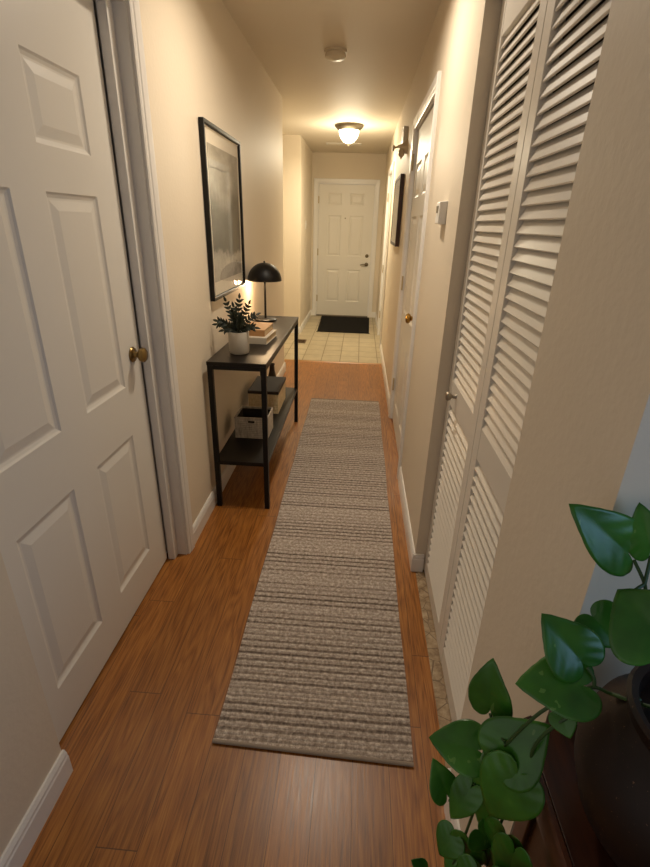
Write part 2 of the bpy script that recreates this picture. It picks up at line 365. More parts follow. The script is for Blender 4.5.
m = MB(); bb_y(m, XR, -1, YN, YC0); bb_x(m, YN, -1, XR - .012, 2.6)
struct(m.build('baseboard_near', M['trim']), 'white baseboard of the near right wall corner behind the trailing plant', 'baseboard')

# ------------------------------------------------------------------ doors
CP = [(0, 0), (0, .010), (.006, .013), (.018, .013), (.022, .016), (.050, .018), (.058, .018), (.062, .014), (.062, 0)]
def casing(mp, s0, s1, top, legs=(1, 1)):   # mp(s, z, d)
    m = MB(); secs = []
    secs.append([mp(s0 - w, 0, d) for w, d in CP]); secs.append([mp(s0 - w, top + w, d) for w, d in CP])
    secs.append([mp(s1 + w, top + w, d) for w, d in CP]); secs.append([mp(s1 + w, 0, d) for w, d in CP])
    if not legs[0]: secs = [[mp(s0, top + w, d) for w, d in CP]] + secs[2:]
    return m.sweep(secs)
def panel_door(mp, w, h, cols, rows, thick=.036):   # cols/rows cuts along s and z; odd cells are panels. mp(s, z, d) d = out of face
    m = MB(); S = [0] + cols + [w]; Z = [0] + rows + [h]
    ring = [(0, 0), (.006, -.0045), (.014, -.0075), (.020, -.0075), (.046, -.0015)]
    for i in range(len(S) - 1):
        for j in range(len(Z) - 1):
            a, b, c_, d_ = S[i], S[i + 1], Z[j], Z[j + 1]
            if i % 2 and j % 2:
                prev = None
                for off, dp in ring:
                    r = [m.bm.verts.new(mp(*p, dp)) for p in ((a + off, c_ + off), (b - off, c_ + off), (b - off, d_ - off), (a + off, d_ - off))]
                    if prev:
                        for k in range(4): m.bm.faces.new((prev[k], prev[(k + 1) % 4], r[(k + 1) % 4], r[k]))
                    prev = r
                m.bm.faces.new(prev)
            else: m.bm.faces.new([m.bm.verts.new(mp(*p, 0)) for p in ((a, c_), (b, c_), (b, d_), (a, d_))])
    bmesh.ops.remove_doubles(m.bm, verts=m.bm.verts, dist=1e-5)
    fr = [m.bm.verts.new(mp(s, z, -.0003)) for s, z in ((0, 0), (w, 0), (w, h), (0, h))]; bk = [m.bm.verts.new(mp(s, z, -thick)) for s, z in ((0, 0), (w, 0), (w, h), (0, h))]
    for k in range(4): m.bm.faces.new((fr[k], fr[(k + 1) % 4], bk[(k + 1) % 4], bk[k]))
    m.bm.faces.new(bk[::-1]); return m
KNOB = [(.0, 0), (.030, 0), (.031, .003), (.027, .009), (.014, .012), (.011, .020), (.013, .030), (.024, .038), (.029, .047), (.028, .058), (.020, .066), (.0, .069)]
def hinge(parent, x, y, z, mat='hinge', ax='X', h=.09):
    m = MB(); m.lathe([(.0055, -h / 2), (.0055, h / 2)], (x, y, z), seg=12)
    for s_ in (-1, 1): m.lathe([(.0065, s_ * h / 2 - .004), (.0065, s_ * h / 2 + .004)], (x, y, z), seg=12)
    if ax == 'X': m.box((x - .002, y - .014, z - h / 2), (x + .004, y + .014, z + h / 2))
    else: m.box((x - .014, y + .002, z - h / 2), (x + .014, y + .006, z + h / 2))
    m.build('hinge', M[mat], parent, smooth=True)
ROWS = [.165, .70, .89, 1.515, 1.625, 1.825]
# left door (recessed in the left wall)
XD = -.830; YD0, YD1 = .795, 1.755
d1 = thing('door_1', (XD, YD0, .008), 'large white six panel door at the left foreground with an antique brass knob', 'door', kind='structure')
panel_door(lambda s, z, d: (XD + d, YD0 + s, .010 + z), YD1 - YD0, H1 - .018, [.14, .405, .545, .81], ROWS).build('door_panel', M['door'], d1)
kb = MB().lathe([(r * .95, h * .8) for r, h in KNOB], (XD, YD1 - .062, 1.0), 'X', 28).build('knob', plain('antique_brass', '#8a7348', .28, .9), d1, smooth=True)
m = MB(); m.box((XL - .14, YL1, 0), (XL, YL1 + .018, H1 + .02)); m.box((XL - .14, YL0, H1), (XL, YL1, H1 + .018)); m.build('jamb', M['trim'], d1)
m = MB(); m.box((XD + .003, YL1 - .042, 0), (XD + .036, YL1, H1)); m.box((XD + .003, YL0, H1 - .012), (XD + .030, YL1 - .012, H1)); m.build('door_stop', M['trim'], d1, bevel=.003)
m = casing(lambda s, z, d: (XL + d, s, z), YL0, YL1 + .006, H1 + .006, (0, 1)); m.build('casing', M['trim'], d1)
# front door
FX0, FX1 = -.708, .178; YF = YB + .012
d2 = thing('door_2', (FX0, YF, .012), 'white six panel front door at the far end of the hallway', 'door', kind='structure')
panel_door(lambda s, z, d: (FX0 + s, YF - d, .016 + z), FX1 - FX0, H - .02, [.15, .37, .50, .725], [.235, .755, .965, 1.58, 1.73, 1.90], .045).build('door_panel', M['door'], d2)
m = MB(); m.box((FX0 - .022, YB - .002, 0), (FX0 - .003, YB + .1, H + .02)); m.box((FX1 + .003, YB - .002, 0), (FX1 + .022, YB + .1, H + .02)); m.box((FX0 - .003, YB - .002, H), (FX1 + .003, YB + .1, H + .02))
m.build('jamb', M['trim'], d2)
casing(lambda s, z, d: (s, YB - d, z), FX0 - .012, FX1 + .012, H + .008).build('casing', M['trim'], d2)
m = MB(); m.box((FX0 - .003, YB - .03, 0), (FX1 + .003, YB + .1, .012)); m.build('threshold', M['bronze'], d2, bevel=.003)
MB().lathe([(0, 0), (.027, 0), (.028, .006), (.022, .014), (.016, .015), (.016, .020), (0, .021)], (FX1 - .068, YF, .995), '-Y', 24).build('deadbolt', M['bronze'], d2, smooth=True)
lv = MB().lathe([(0, 0), (.030, 0), (.031, .005), (.024, .012), (.012, .014), (.012, .045), (0, .046)], (FX1 - .068, YF, .862), '-Y', 24).build('lever_rosette', M['bronze'], d2, smooth=True)
sub(MB().tube([(FX1 - .068, YF - .042, .862), (FX1 - .10, YF - .047, .863), (FX1 - .14, YF - .046, .861), (FX1 - .172, YF - .042, .853)], [.010, .0105, .009, .007], 10), 'lever', M['bronze'], lv, d2, smooth=True)
MB().lathe([(0, 0), (.010, 0), (.010, .004), (.006, .005), (0, .0045)], (FX0 + .437, YF, 1.555), '-Y', 16).build('peephole', M['bronze'], d2, smooth=True)
for z in (1.815, 1.035, .295): hinge(d2, FX0 - .002, YF - .010, z, 'hinge', 'Y', .10)
# right six panel door, hinged at its far side
XS = XR + .012
d3 = thing('door_3', (XS, Y20, .008), 'glossy white six panel door on the right wall with a round brass knob', 'door', kind='structure')
panel_door(lambda s, z, d: (XS - d, Y20 + .004 + s, .010 + z), Y21 - Y20 - .008, H - .018, [.13, .405, .555, .83], ROWS).build('door_panel', M['door'], d3)
m = MB(); m.box((XR, Y20 - .018, 0), (XR + T, Y20, H + .02)); m.box((XR, Y21, 0), (XR + T, Y21 + .018, H + .02)); m.box((XR, Y20, H), (XR + T, Y21, H + .018)); m.build('jamb', M['trim'], d3)
casing(lambda s, z, d: (XR - d, s, z), Y20 - .006, Y21 + .006, H + .008).build('casing', M['trim'], d3)
MB().lathe([(r, h * .85) for r, h in KNOB], (XS, Y20 + .07, .98), '-X', 28).build('knob', M['brass'], d3, smooth=True)
for z in (1.86, 1.08, .30): hinge(d3, XR - .004, Y21 + .002, z)
# far right door
d4 = thing('door_4', (XR + .03, Y30, .008), 'white door in its casing on the right wall just before the front door', 'door', kind='structure')
panel_door(lambda s, z, d: (XR + .012 - d, Y30 + .004 + s, .010 + z), Y31 - Y30 - .008, H - .018, [.12, .36, .49, .735], ROWS).build('door_panel', M['door'], d4)
m = MB(); m.box((XR, Y30 - .018, 0), (XR + T, Y30, H + .02)); m.box((XR, Y31, 0), (XR + T, Y31 + .018, H + .02)); m.box((XR, Y30, H), (XR + T, Y31, H + .018)); m.build('jamb', M['trim'], d4)
casing(lambda s, z, d: (XR - d, s, z), Y30 - .006, Y31 + .006, H + .008).build('casing', M['trim'], d4)
for z in (1.80, .92, .30): hinge(d4, XR - .004, Y31 + .002, z)
# louvered bifold closet door
XLV = .372
d5 = thing('door_5', (XLV, YC0, .01), 'white louvered bifold closet door on the right with two leaves', 'closet door', kind='structure')
def leaf(y0, y1, zt=2.085):
    m = MB(); st = .055; th = .028
    m.box((XLV, y0, .012), (XLV + th, y0 + st, zt)); m.box((XLV, y1 - st, .012), (XLV + th, y1, zt))
    for a, b in ((.012, .082), (.845, .943), (1.972, zt)): m.box((XLV + .001, y0 + st, a), (XLV + th - .001, y1 - st, b))
    def slats(za, zb, n, deg):
        p = (zb - za) / n
        for k in range(n):
            z = za + p * (k + .5); ang = math.radians(deg); hx, hz = .0185 * math.cos(ang), .0185 * math.sin(ang); t = .003
            nx, nz = -math.sin(ang) * t, math.cos(ang) * t; xm = XLV + .012
            P4 = [(xm - hx + nx, z - hz + nz), (xm + hx + nx, z + hz + nz), (xm + hx - nx, z + hz - nz), (xm - hx - nx, z - hz - nz)]
            m.hexa([(x, y0 + st - .003, zz) for x, zz in P4] + [(x, y1 - st + .003, zz) for x, zz in P4])
    slats(.082, .845, 23, 55); slats(.943, 1.972, 34, 64)
    return m
ym = (YC0 + YC1) / 2 + .005
leaf(ym + .002, YC1 - .006).build('door_leaf', M['louver'], d5, bevel=.0012, seg=1)
leaf(YC0 - .02, ym - .002).build('door_leaf', M['louver'], d5, bevel=.0012, seg=1)
MB().lathe([(0, 0), (.010, 0), (.008, .006), (.007, .014), (.014, .022), (.017, .030), (.014, .036), (0, .038)], (XLV, 1.655, .908), '-X', 24).build('knob', M['nickel'], d5, smooth=True)
m = MB(); m.box((XLV - .004, YC0, 2.088), (XLV + .034, YC1, 2.10)); m.build('track', M['grey'], d5)
MB().lathe([(.008, 2.075), (.008, 2.09)], (XLV - .006, YC1 - .02, 0), 'Z', 12).build('pivot', M['grey'], d5, smooth=True)

# ------------------------------------------------------------------ ceiling lamps and fittings
def dome_light(loc, label):
    x, y, z = loc
    t = thing('ceiling_light', loc, label, 'ceiling light')
    MB().lathe([(.10, 0), (.158, 0), (.160, -.012), (.150, -.026), (.132, -.040), (.118, -.052), (.110, -.052), (.110, -.03)], loc, 'Z', 48).build('collar', M['bronze'], t, smooth=True)
    MB().lathe([(.112, -.046), (.112, -.060), (.105, -.095), (.088, -.130), (.060, -.158), (.028, -.174), (.0, -.177)], loc, 'Z', 48).build('glass_bowl', M['bowl'], t, smooth=True)
    MB().lathe([(.0, -.200), (.006, -.196), (.010, -.188), (.006, -.182), (.012, -.176), (.0, -.172)], loc, 'Z', 16).build('finial', M['bronze'], t, smooth=True)
    return t
dome_light((-.195, 6.17, ZC), 'lit frosted glass dome light on the ceiling of the entry')
t = thing('assumed_downlight', (-.13, 2.24, ZC), 'assumed unseen round recessed downlight in the ceiling near the louvered closet', 'ceiling light')  # fixture out of view, assumed from the floor highlight and thermostat shadow
MB().lathe([(.066, 0), (.092, 0), (.090, -.005), (.072, -.007), (.066, -.004)], (-.13, 2.24, ZC), 'Z', 40).build('trim_ring', M['trim'], t, smooth=True)
MB().lathe([(0, -.001), (.066, -.001), (.066, -.004), (0, -.004)], (-.13, 2.24, ZC), 'Z', 40).build('lens', M['bowl'], t)
point('entry_lamp_light', (-.195, 6.17, ZC - .26), ENTRY_W, WARME, .17)
el = bpy.data.lights.new('entry_lamp_downlight', 'AREA'); el.shape = 'DISK'; el.size = .2; el.energy = 30; el.color = WARME
eo = bpy.data.objects.new('entry_lamp_downlight', el); eo.location = (-.195, 6.17, ZC - .215); col.objects.link(eo)
hl = bpy.data.lights.new('assumed_hall_light', 'AREA'); hl.shape = 'DISK'; hl.size = .13; hl.energy = HALL_W; hl.color = WARM; hl.spread = math.radians(160)  # light of the assumed, unseen ceiling downlight
ho = bpy.data.objects.new('assumed_hall_light', hl); ho.location = (-.13, 2.24, ZC - .012); col.objects.link(ho)
t = thing('smoke_detector', (-.222, 3.715, ZC), 'round cream smoke detector on the hallway ceiling', 'smoke detector')
MB().lathe([(0, 0), (.072, 0), (.072, -.012), (.066, -.014), (0, -.014)], (-.222, 3.715, ZC), 'Z', 40).build('base', M['vent'], t, smooth=True)
MB().lathe([(0, -.014), (.062, -.014), (.062, -.022), (.068, -.024), (.066, -.038), (.050, -.046), (.022, -.047), (.018, -.050), (0, -.050)], (-.222, 3.715, ZC), 'Z', 40).build('cover', M['vent'], t, smooth=True)
t = thing('air_vent', (-.30, 7.50, ZC), 'slim white air vent on the ceiling behind the entry dome light', 'vent')
m = MB(); m.box((-.54, 7.43, ZC - .008), (-.06, 7.46, ZC)); m.box((-.54, 7.54, ZC - .008), (-.06, 7.57, ZC)); m.box((-.54, 7.46, ZC - .008), (-.515, 7.54, ZC)); m.box((-.085, 7.46, ZC - .008), (-.06, 7.54, ZC)); m.build('vent_frame', M['trim'], t, bevel=.002)
m = MB()
for k in range(4): m.hexa([(-.515, 7.468 + k * .019, ZC - .004), (-.085, 7.468 + k * .019, ZC - .004), (-.085, 7.470 + k * .019, ZC - .002), (-.515, 7.470 + k * .019, ZC - .002)] + [(-.515, 7.478 + k * .019, ZC - .009), (-.085, 7.478 + k * .019, ZC - .009), (-.085, 7.480 + k * .019, ZC - .007), (-.515, 7.480 + k * .019, ZC - .007)])
m.build('vent_blades', M['vent'], t)
# thermostat
t = thing('thermostat', (XR, 2.11, 1.47), 'white wall thermostat with small grey screen on the right wall', 'thermostat')
m = MB(); m.hexa([(XR, 2.052, 1.475), (XR, 2.168, 1.475), (XR, 2.168, 1.56), (XR, 2.052, 1.56), (XR - .03, 2.056, 1.479), (XR - .026, 2.164, 1.479), (XR - .026, 2.164, 1.556), (XR - .03, 2.056, 1.556)]); m.build('housing', M['plastic'], t, bevel=.003)
m = MB(); m.box((XR - .0305, 2.088, 1.518), (XR - .026, 2.135, 1.542)); m.build('screen', M['grey'], t)
# light switch on entry wall
t = thing('light_switch', (XK, 7.53, 1.44), 'white light switch plate on the entry wall left of the front door', 'light switch')
m = MB(); m.box((XK, 7.495, 1.385), (XK + .006, 7.565, 1.50)); m.build('plate', M['plastic'], t, bevel=.002)
m = MB(); m.hexa([(XK + .006, 7.525, 1.432), (XK + .006, 7.535, 1.432), (XK + .006, 7.535, 1.455), (XK + .006, 7.525, 1.455), (XK + .016, 7.526, 1.447), (XK + .016, 7.534, 1.447), (XK + .014, 7.534, 1.457), (XK + .014, 7.526, 1.457)]); m.build('toggle', M['plastic'], t)
# door chime box and unlit sconce on the right wall
t = thing('door_chime', (XR, 4.5, 2.02), 'pale box of a door chime high on the right wall above the sconce', 'door chime')
m = MB(); m.box((XR - .034, 4.43, 2.06), (XR, 4.62, 2.18)); m.build('housing', M['trim'], t, bevel=.006)
m = MB(); m.box((XR - .037, 4.427, 2.1802), (XR, 4.623, 2.186)); m.build('top_cap', M['trim'], t, bevel=.002)
t = thing('wall_sconce', (XR, 4.38, 2.04), 'unlit wall sconce with a bell mount on the right wall above the frame', 'wall lamp')
MB().lathe([(0, 0), (.052, 0), (.054, .006), (.046, .014), (.030, .028), (.018, .045), (.012, .060), (.010, .075)], (XR, 4.38, 2.04), '-X', 28).build('bell_mount', M['sconce'], t, smooth=True)
MB().tube([(XR - .05, 4.38, 2.04), (XR - .075, 4.38, 2.036), (XR - .105, 4.38, 2.03)], .0075).build('arm', M['sconce'], t, smooth=True)
m = MB(); m.box((XR - .116, 4.367, 2.008), (XR - .098, 4.393, 2.046)); m.build('end_block', M['sconce'], t, bevel=.002)
MB().lathe([(.008, .015), (.014, .010), (.023, -.006), (.026, -.022), (.022, -.038), (.012, -.047), (0, -.048)], (XR - .042, 4.38, 2.015), 'Z', 24).build('glass_globe', M['frost'], t, smooth=True)
MB().lathe([(0, -.066), (.005, -.062), (.006, -.054), (.010, -.050), (.008, -.045), (0, -.044)], (XR - .042, 4.38, 2.015), 'Z', 16).build('finial', M['sconce'], t, smooth=True)

# ------------------------------------------------------------------ pictures
def frame_loop(mp, s0, s1, z0, z1, w, d, lip=.004):
    pr = [(0, 0), (0, d), (w - lip, d), (w, d - .004), (w, 0)]
    m = MB(); return m.sweep([[mp(s0 + a, z0 + a, b) for a, b in pr], [mp(s1 - a, z0 + a, b) for a, b in pr], [mp(s1 - a, z1 - a, b) for a, b in pr], [mp(s0 + a, z1 - a, b) for a, b in pr]], True)
AY0, AY1, AZ0, AZ1 = 2.45, 3.155, 1.088, 1.885
t = thing('framed_print', (XL, (AY0 + AY1) / 2, AZ0), 'large black framed misty landscape print on the left wall above the table', 'picture')
mpl = lambda s, z, d: (XL + .003 + d, s, z)
frame_loop(mpl, AY0, AY1, AZ0, AZ1, .019, .023).build('frame', M['black'], t)
m = MB(); m.box((XL + .002, AY0 + .005, AZ0 + .005), (XL + .012, AY1 - .005, AZ1 - .005)); m.build('mat_board', M['mat'], t)
m = MB(); m.box((XL + .0115, AY0 + .075, AZ0 + .085), (XL + .0135, AY1 - .05, AZ1 - .085)); m.build('print', M['art'], t, origin=(XL + .0135, AY0 + .1, AZ0 + .06))
m = MB(); m.box((XL + .0160, AY0 + .012, AZ0 + .012), (XL + .018, AY1 - .012, AZ1 - .012)); m.build('glass', M['glass'], t)
RY0, RY1, RZ0, RZ1 = 4.36, 5.10, 1.305, 1.85
t = thing('picture_frame', (XR, 4.7, RZ0), 'dark brown framed picture on the right wall beyond the panel door', 'picture')
mpr = lambda s, z, d: (XR - .003 - d, s, z)
frame_loop(mpr, RY0, RY1, RZ0, RZ1, .028, .032).build('frame', M['darkframe'], t)
m = MB(); m.box((XR - .030, RY0 + .01, RZ0 + .01), (XR - .002, RY1 - .01, RZ1 - .01)); m.build('mat_board', M['mat'], t)
m = MB(); m.box((XR - .033, RY0 + .02, RZ0 + .02), (XR - .0315, RY1 - .02, RZ1 - .02)); m.build('glass', M['glass'], t)

# ------------------------------------------------------------------ rugs
ra = .0293; rx0, rx1, ry0, ry1 = -.372, .237, .9135, 4.074
t = thing('runner_rug', (rx1, ry0, 0), 'long beige and grey striped woven runner rug on the wood floor', 'rug')
m = MB()
NX, NY = 2, 60
def rp(u, v, z):
    x = rx0 + (rx1 - rx0) * u; y = ry0 + (ry1 - ry0) * v - ra * (x - rx1) * (1 - v)
    return (x + .0018 * math.sin(v * 23) * (1 if u in (0, 1) else 0), y, z)
top = [[m.bm.verts.new(rp(u / NX, v / NY, .009)) for u in range(NX + 1)] for v in range(NY + 1)]
bot = [[m.bm.verts.new(rp(u / NX, v / NY, .0005)) for u in range(NX + 1)] for v in range(NY + 1)]
for v in range(NY):
    for u in range(NX):
        m.bm.faces.new((top[v][u], top[v][u + 1], top[v + 1][u + 1], top[v + 1][u])); m.bm.faces.new((bot[v][u], bot[v + 1][u], bot[v + 1][u + 1], bot[v][u + 1]))
    m.bm.faces.new((top[v][0], top[v + 1][0], bot[v + 1][0], bot[v][0])); m.bm.faces.new((top[v][NX], bot[v][NX], bot[v + 1][NX], top[v + 1][NX]))
for u in range(NX):
    m.bm.faces.new((top[0][u], bot[0][u], bot[0][u + 1], top[0][u + 1])); m.bm.faces.new((top[NY][u], top[NY][u + 1], bot[NY][u + 1], bot[NY][u]))
m.build('weave', M['rug'], t)
for v in (0, 1): MB().tube([rp(k / 12, v, .0068) for k in range(13)], .0062, 10).build('binding', M['rugedge'], t, smooth=True)
t = thing('door_mat', (-.19, 7.7, 0), 'black rectangular doormat on the tile before the front door', 'doormat')
m = MB(); m.hexa([(-.580, 7.04, .0003), (.190, 7.045, .0003), (.212, 8.33, .0003), (-.612, 8.33, .0003), (-.565, 7.055, .012), (.176, 7.06, .012), (.198, 8.315, .012), (-.598, 8.315, .012)]); m.build('pile', M['rubber'], t)
m = MB(); m.box((-.590, 7.03, .0002), (.20, 7.06, .005)); m.build('rubber_edge', M['rubber'], t, bevel=.002)
t = thing('floor_register', (-.735, 6.36, 0), 'small brown metal floor register in the entry tile', 'vent')
m = MB(); m.box((-.80, 6.26, .0002), (-.67, 6.28, .005)); m.box((-.80, 6.45, .0002), (-.67, 6.47, .005)); m.box((-.80, 6.28, .0002), (-.785, 6.45, .005)); m.box((-.685, 6.28, .0002), (-.67, 6.45, .005)); m.build('register_frame', plain('brown_metal', '#5f4326', .5, .3), t, bevel=.001)
m = MB()
for k in range(8): m.box((-.785, 6.287 + k * .021, .0005), (-.685, 6.299 + k * .021, .004))
m.build('register_bars', plain('brown_metal_bars', '#4a331c', .5, .3), t)

# ------------------------------------------------------------------ console table
TX0, TX1, TY0, TY1, TZ = -.728, -.430, 2.234, 3.545, .832
t = thing('console_table', ((TX0 + TX1) / 2, (TY0 + TY1) / 2, 0), 'narrow black metal console table with a lower shelf at the left wall', 'table')
m = MB(); m.box((TX0, TY0, TZ - .018), (TX1, TY1, TZ)); m.build('tabletop', M['blacktop'], t, bevel=.002)
L = .026
for x in (TX0 + .002, TX1 - L - .002):
    for y in (TY0 + .002, TY1 - L - .002):
        m = MB(); m.box((x, y, 0.0002), (x + L, y + L, TZ - .018)); m.build('leg', M['black'], t, bevel=.0015)
m = MB()
for x in (TX0 + .004, TX1 - L): m.box((x, TY0 + L, TZ - .040), (x + L - .004, TY1 - L, TZ - .0181))
for y in (TY0 + .004, TY1 - L): m.box((TX0 + L, y, TZ - .040), (TX1 - L, y + L - .004, TZ - .0181))
m.build('apron', M['black'], t)
m = MB(); m.box((TX0 + .006, TY0 + .006, .262), (TX1 - .006, TY1 - .006, .284)); m.build('shelf', M['blacktop'], t, bevel=.002)

# items on the console
def leaf_mesh(m, B, T, W, Nrm, droop=.12, fold=.25, heart=.2, nl=10, ns=4, tipw=.9, cup=0.0):
    B, T = Vector(B), Vector(T); ax = T - B; Ln = ax.length; ax.normalize()
    n = Vector(Nrm); n = (n - ax * n.dot(ax)).normalized(); sd = ax.cross(n).normalized()
    g = []
    mx = max((1 - i / 60.) ** tipw * (i / 60. + .03) ** .30 for i in range(61))
    for i in range(nl + 1):
        tt = i / nl; wv = (1 - tt) ** tipw * (tt + .03) ** .30 / mx if tt < 1 else 0
        row = []
        for j in range(-ns, ns + 1):
            s_ = j / ns; lat = s_ * wv * W / 2
            along = tt * Ln - heart * Ln * abs(s_) ** 1.6 * (1 - tt) ** 3
            zz = fold * abs(lat) - droop * Ln * (tt ** 2.2) * 1.0 + droop * Ln * tt - cup * lat * lat / max(W, 1e-4) * 4 + .004 * Ln / .08 * math.sin(tt * 9 + 2.5 * abs(s_)) * abs(s_)
            row.append(m.bm.verts.new(B + ax * along + sd * lat + n * zz))
        g.append(row)
    for i in range(nl):
        for j in range(2 * ns): m.bm.faces.new((g[i][j], g[i][j + 1], g[i + 1][j + 1], g[i + 1][j]))
    bmesh.ops.remove_doubles(m.bm, verts=g[-1], dist=1e-6)
    return m
PX, PY = -.606, 2.425
t = thing('potted_plant', (PX, PY, TZ), 'small dark green plant in a white ceramic pot on the black console table', 'plant')
MB().lathe([(0, 0), (.040, 0), (.048, .004), (.0515, .014), (.053, .06), (.053, .113), (.0515, .116), (.049, .114), (.0485, .10), (0, .10)], (PX, PY, TZ), 'Z', 40).build('pot', M['ceramic'], t, smooth=True)
MB().lathe([(0, .1005), (.048, .1005), (.03, .107), (0, .108)], (PX, PY, TZ), 'Z', 24).build('soil', M['soil'], t, smooth=True)
ends = [(-.665, 2.43, 1.095), (-.597, 2.44, 1.112), (-.540, 2.40, 1.092), (-.705, 2.40, 1.000), (-.722, 2.44, .975), (-.515, 2.41, .972), (-.520, 2.47, 1.025), (-.668, 2.37, .962), (-.62, 2.38, 1.05), (-.575, 2.37, 1.035), (-.64, 2.48, 1.06)]
for k, e in enumerate(ends):
    b = Vector((PX + random.uniform(-.015, .015), PY + random.uniform(-.015, .015), TZ + .102)); e = Vector(e); mid = (b + e) / 2 + Vector((0, 0, .03 if e.z < 1.03 else .012))
    pts = [((1 - q) ** 2) * b + 2 * q * (1 - q) * mid + q * q * e for q in [i / 8 for i in range(9)]]
    m = MB(); m.tube(pts, [.0032 - .0002 * i for i in range(9)], 7)
    for i in range(2, 9):
        d = (pts[min(i + 1, 8)] - pts[i - 1]).normalized(); sd = d.cross(Vector((.2, -1, .25))).normalized()
        for sg in ((-1, 1) if i < 8 else (0,)):
            dr = (d * .62 + sd * sg * .8 + Vector((0, random.uniform(-.25, .25), 0))).normalized(); ll = random.uniform(.023, .031)
            leaf_mesh(m, pts[i], pts[i] + dr * ll, .0135, Vector((.1, -1, .5)), .1, .15, .02, 5, 2, .8)
    m.build('frond', M['zz'], t, smooth=True, solid=.0008)
# books
def book(x0, y0, x1, y1, z0, z1, ang, label, cover):
    cx, cy = (x0 + x1) / 2, (y0 + y1) / 2
    t = thing('book', (cx, cy, z0), label, 'book', 'books stacked on the console table'); hx, hy = (x1 - x0) / 2, (y1 - y0) / 2; h = z1 - z0
    m = MB(); m.box((-hx, -hy, 0), (hx, hy, .003)); m.box((-hx, -hy, h - .003), (hx, hy, h)); m.box((-hx, -hy, .003), (hx, -hy + .003, h - .003)); o = m.build('cover', cover, None, bevel=.001); o.parent = t
    m = MB(); m.box((-hx + .004, -hy + .003, .003), (hx - .004, hy - .004, h - .003)); o = m.build('pages', M['pages'], None); o.parent = t
    t.rotation_euler.z = math.radians(ang); return t
book(-.672, 2.64, -.492, 2.885, TZ + .0003, TZ + .037, -4, 'cream hardcover book lying at the bottom of the stack on the console', M['cloth_cream'])
book(-.668, 2.672, -.512, 2.905, TZ + .0376, TZ + .0735, -2.5, 'tan hardcover book lying on the cream book on the console', M['cloth_tan'])
# table lamp
lx, ly = -.640, 3.352
t = thing('table_lamp', (lx, ly, TZ), 'black mushroom table lamp glowing at the far end of the console table', 'lamp')
MB().lathe([(0, .0003), (.074, .0003), (.076, .004), (.076, .012), (.070, .016), (.012, .018), (0, .018)], (lx, ly, TZ), 'Z', 40).build('base', M['black'], t, smooth=True)
MB().lathe([(.0075, .016), (.0075, .30)], (lx, ly, TZ), 'Z', 16).build('stem', M['black'], t, smooth=True)
R = .115; pr = [(R * math.cos(a), .270 + .115 * math.sin(a)) for a in [i * math.pi / 2 / 14 for i in range(15)]]; pr2 = [((R - .003) * math.cos(a), .270 + .112 * math.sin(a)) for a in [i * math.pi / 2 / 14 for i in range(15)]]
MB().lathe(pr2[::-1] + pr, (lx, ly, TZ), 'Z', 48, cap=False).build('shade', M['black'], t, smooth=True)
MB().lathe([(0, .384), (.006, .385), (.006, .392), (.003, .396), (0, .396)], (lx, ly, TZ), 'Z', 16).build('finial', M['black'], t, smooth=True)
MB().lathe([(0, .262), (.018, .266), (.027, .283), (.025, .302), (.014, .318), (.012, .336), (0, .338)], (lx, ly, TZ), 'Z', 20).build('bulb', M['bulb'], t, smooth=True)
point('table_lamp_light', (lx, ly, TZ + .255), TABLE_W, WARM2, .02)
# open basket and lidded box on the shelf
SZ = .2843
def open_box(x0, x1, y0, y1, z0, z1, w, hole=True):
    m = MB(); m.box((x0, y0, z0), (x1, y1, z0 + w)); m.box((x0, y0, z0 + w), (x0 + w, y1, z1)); m.box((x1 - w, y0, z0 + w), (x1, y1, z1)); m.box((x0 + w, y1 - w, z0 + w), (x1 - w, y1, z1))
    if hole:
        cx = (x0 + x1) / 2; a, b = z1 - .032, z1 - .017
        m.box((x0 + w, y0, z0 + w), (x1 - w, y0 + w, a)); m.box((x0 + w, y0, b), (x1 - w, y0 + w, z1)); m.box((x0 + w, y0, a), (cx - .020, y0 + w, b)); m.box((cx + .020, y0, a), (x1 - w, y0 + w, b))
    else: m.box((x0 + w, y0, z0 + w), (x1 - w, y0 + w, z1))
    return m
t = thing('storage_basket', (-.587, 2.64, SZ), 'open whitish woven basket with a handle slot on the lower shelf', 'basket')
open_box(-.685, -.490, 2.55, 2.735, SZ, SZ + .128, .006).build('body', M['basket'], t)
m = MB(); m.sweep([[(x, y, z) for x, y, z in sec] for sec in [[(-.687, 2.548, SZ + .124), (-.679, 2.556, SZ + .124), (-.679, 2.556, SZ + .132), (-.687, 2.548, SZ + .132)], [(-.488, 2.548, SZ + .124), (-.496, 2.556, SZ + .124), (-.496, 2.556, SZ + .132), (-.488, 2.548, SZ + .132)], [(-.488, 2.737, SZ + .124), (-.496, 2.729, SZ + .124), (-.496, 2.729, SZ + .132), (-.488, 2.737, SZ + .132)], [(-.687, 2.737, SZ + .124), (-.679, 2.729, SZ + .124), (-.679, 2.729, SZ + .132), (-.687, 2.737, SZ + .132)]]], True); m.build('rim', M['basket'], t)
open_box(-.6788, -.4962, 2.5562, 2.7288, SZ + .0062, SZ + .121, .002, False).build('shade_shell', plain('basket_inner_shade', '#2a221a', .95), t)  # dark inner shell stands in for the shade inside the basket
t = thing('storage_box', (-.595, 3.13, SZ), 'tan woven box with a dark lid behind the open basket', 'box')
open_box(-.695, -.495, 2.967, 3.30, SZ, SZ + .134, .006).build('body', M['box'], t)
m = MB(); m.box((-.699, 2.963, SZ + .1342), (-.491, 3.304, SZ + .156)); m.build('lid', M['lid'], t, bevel=.003)
t = thing('dark_vase', (-.615, 3.43, SZ), 'dark brown vase standing behind the lidded box on the lower shelf', 'vase')
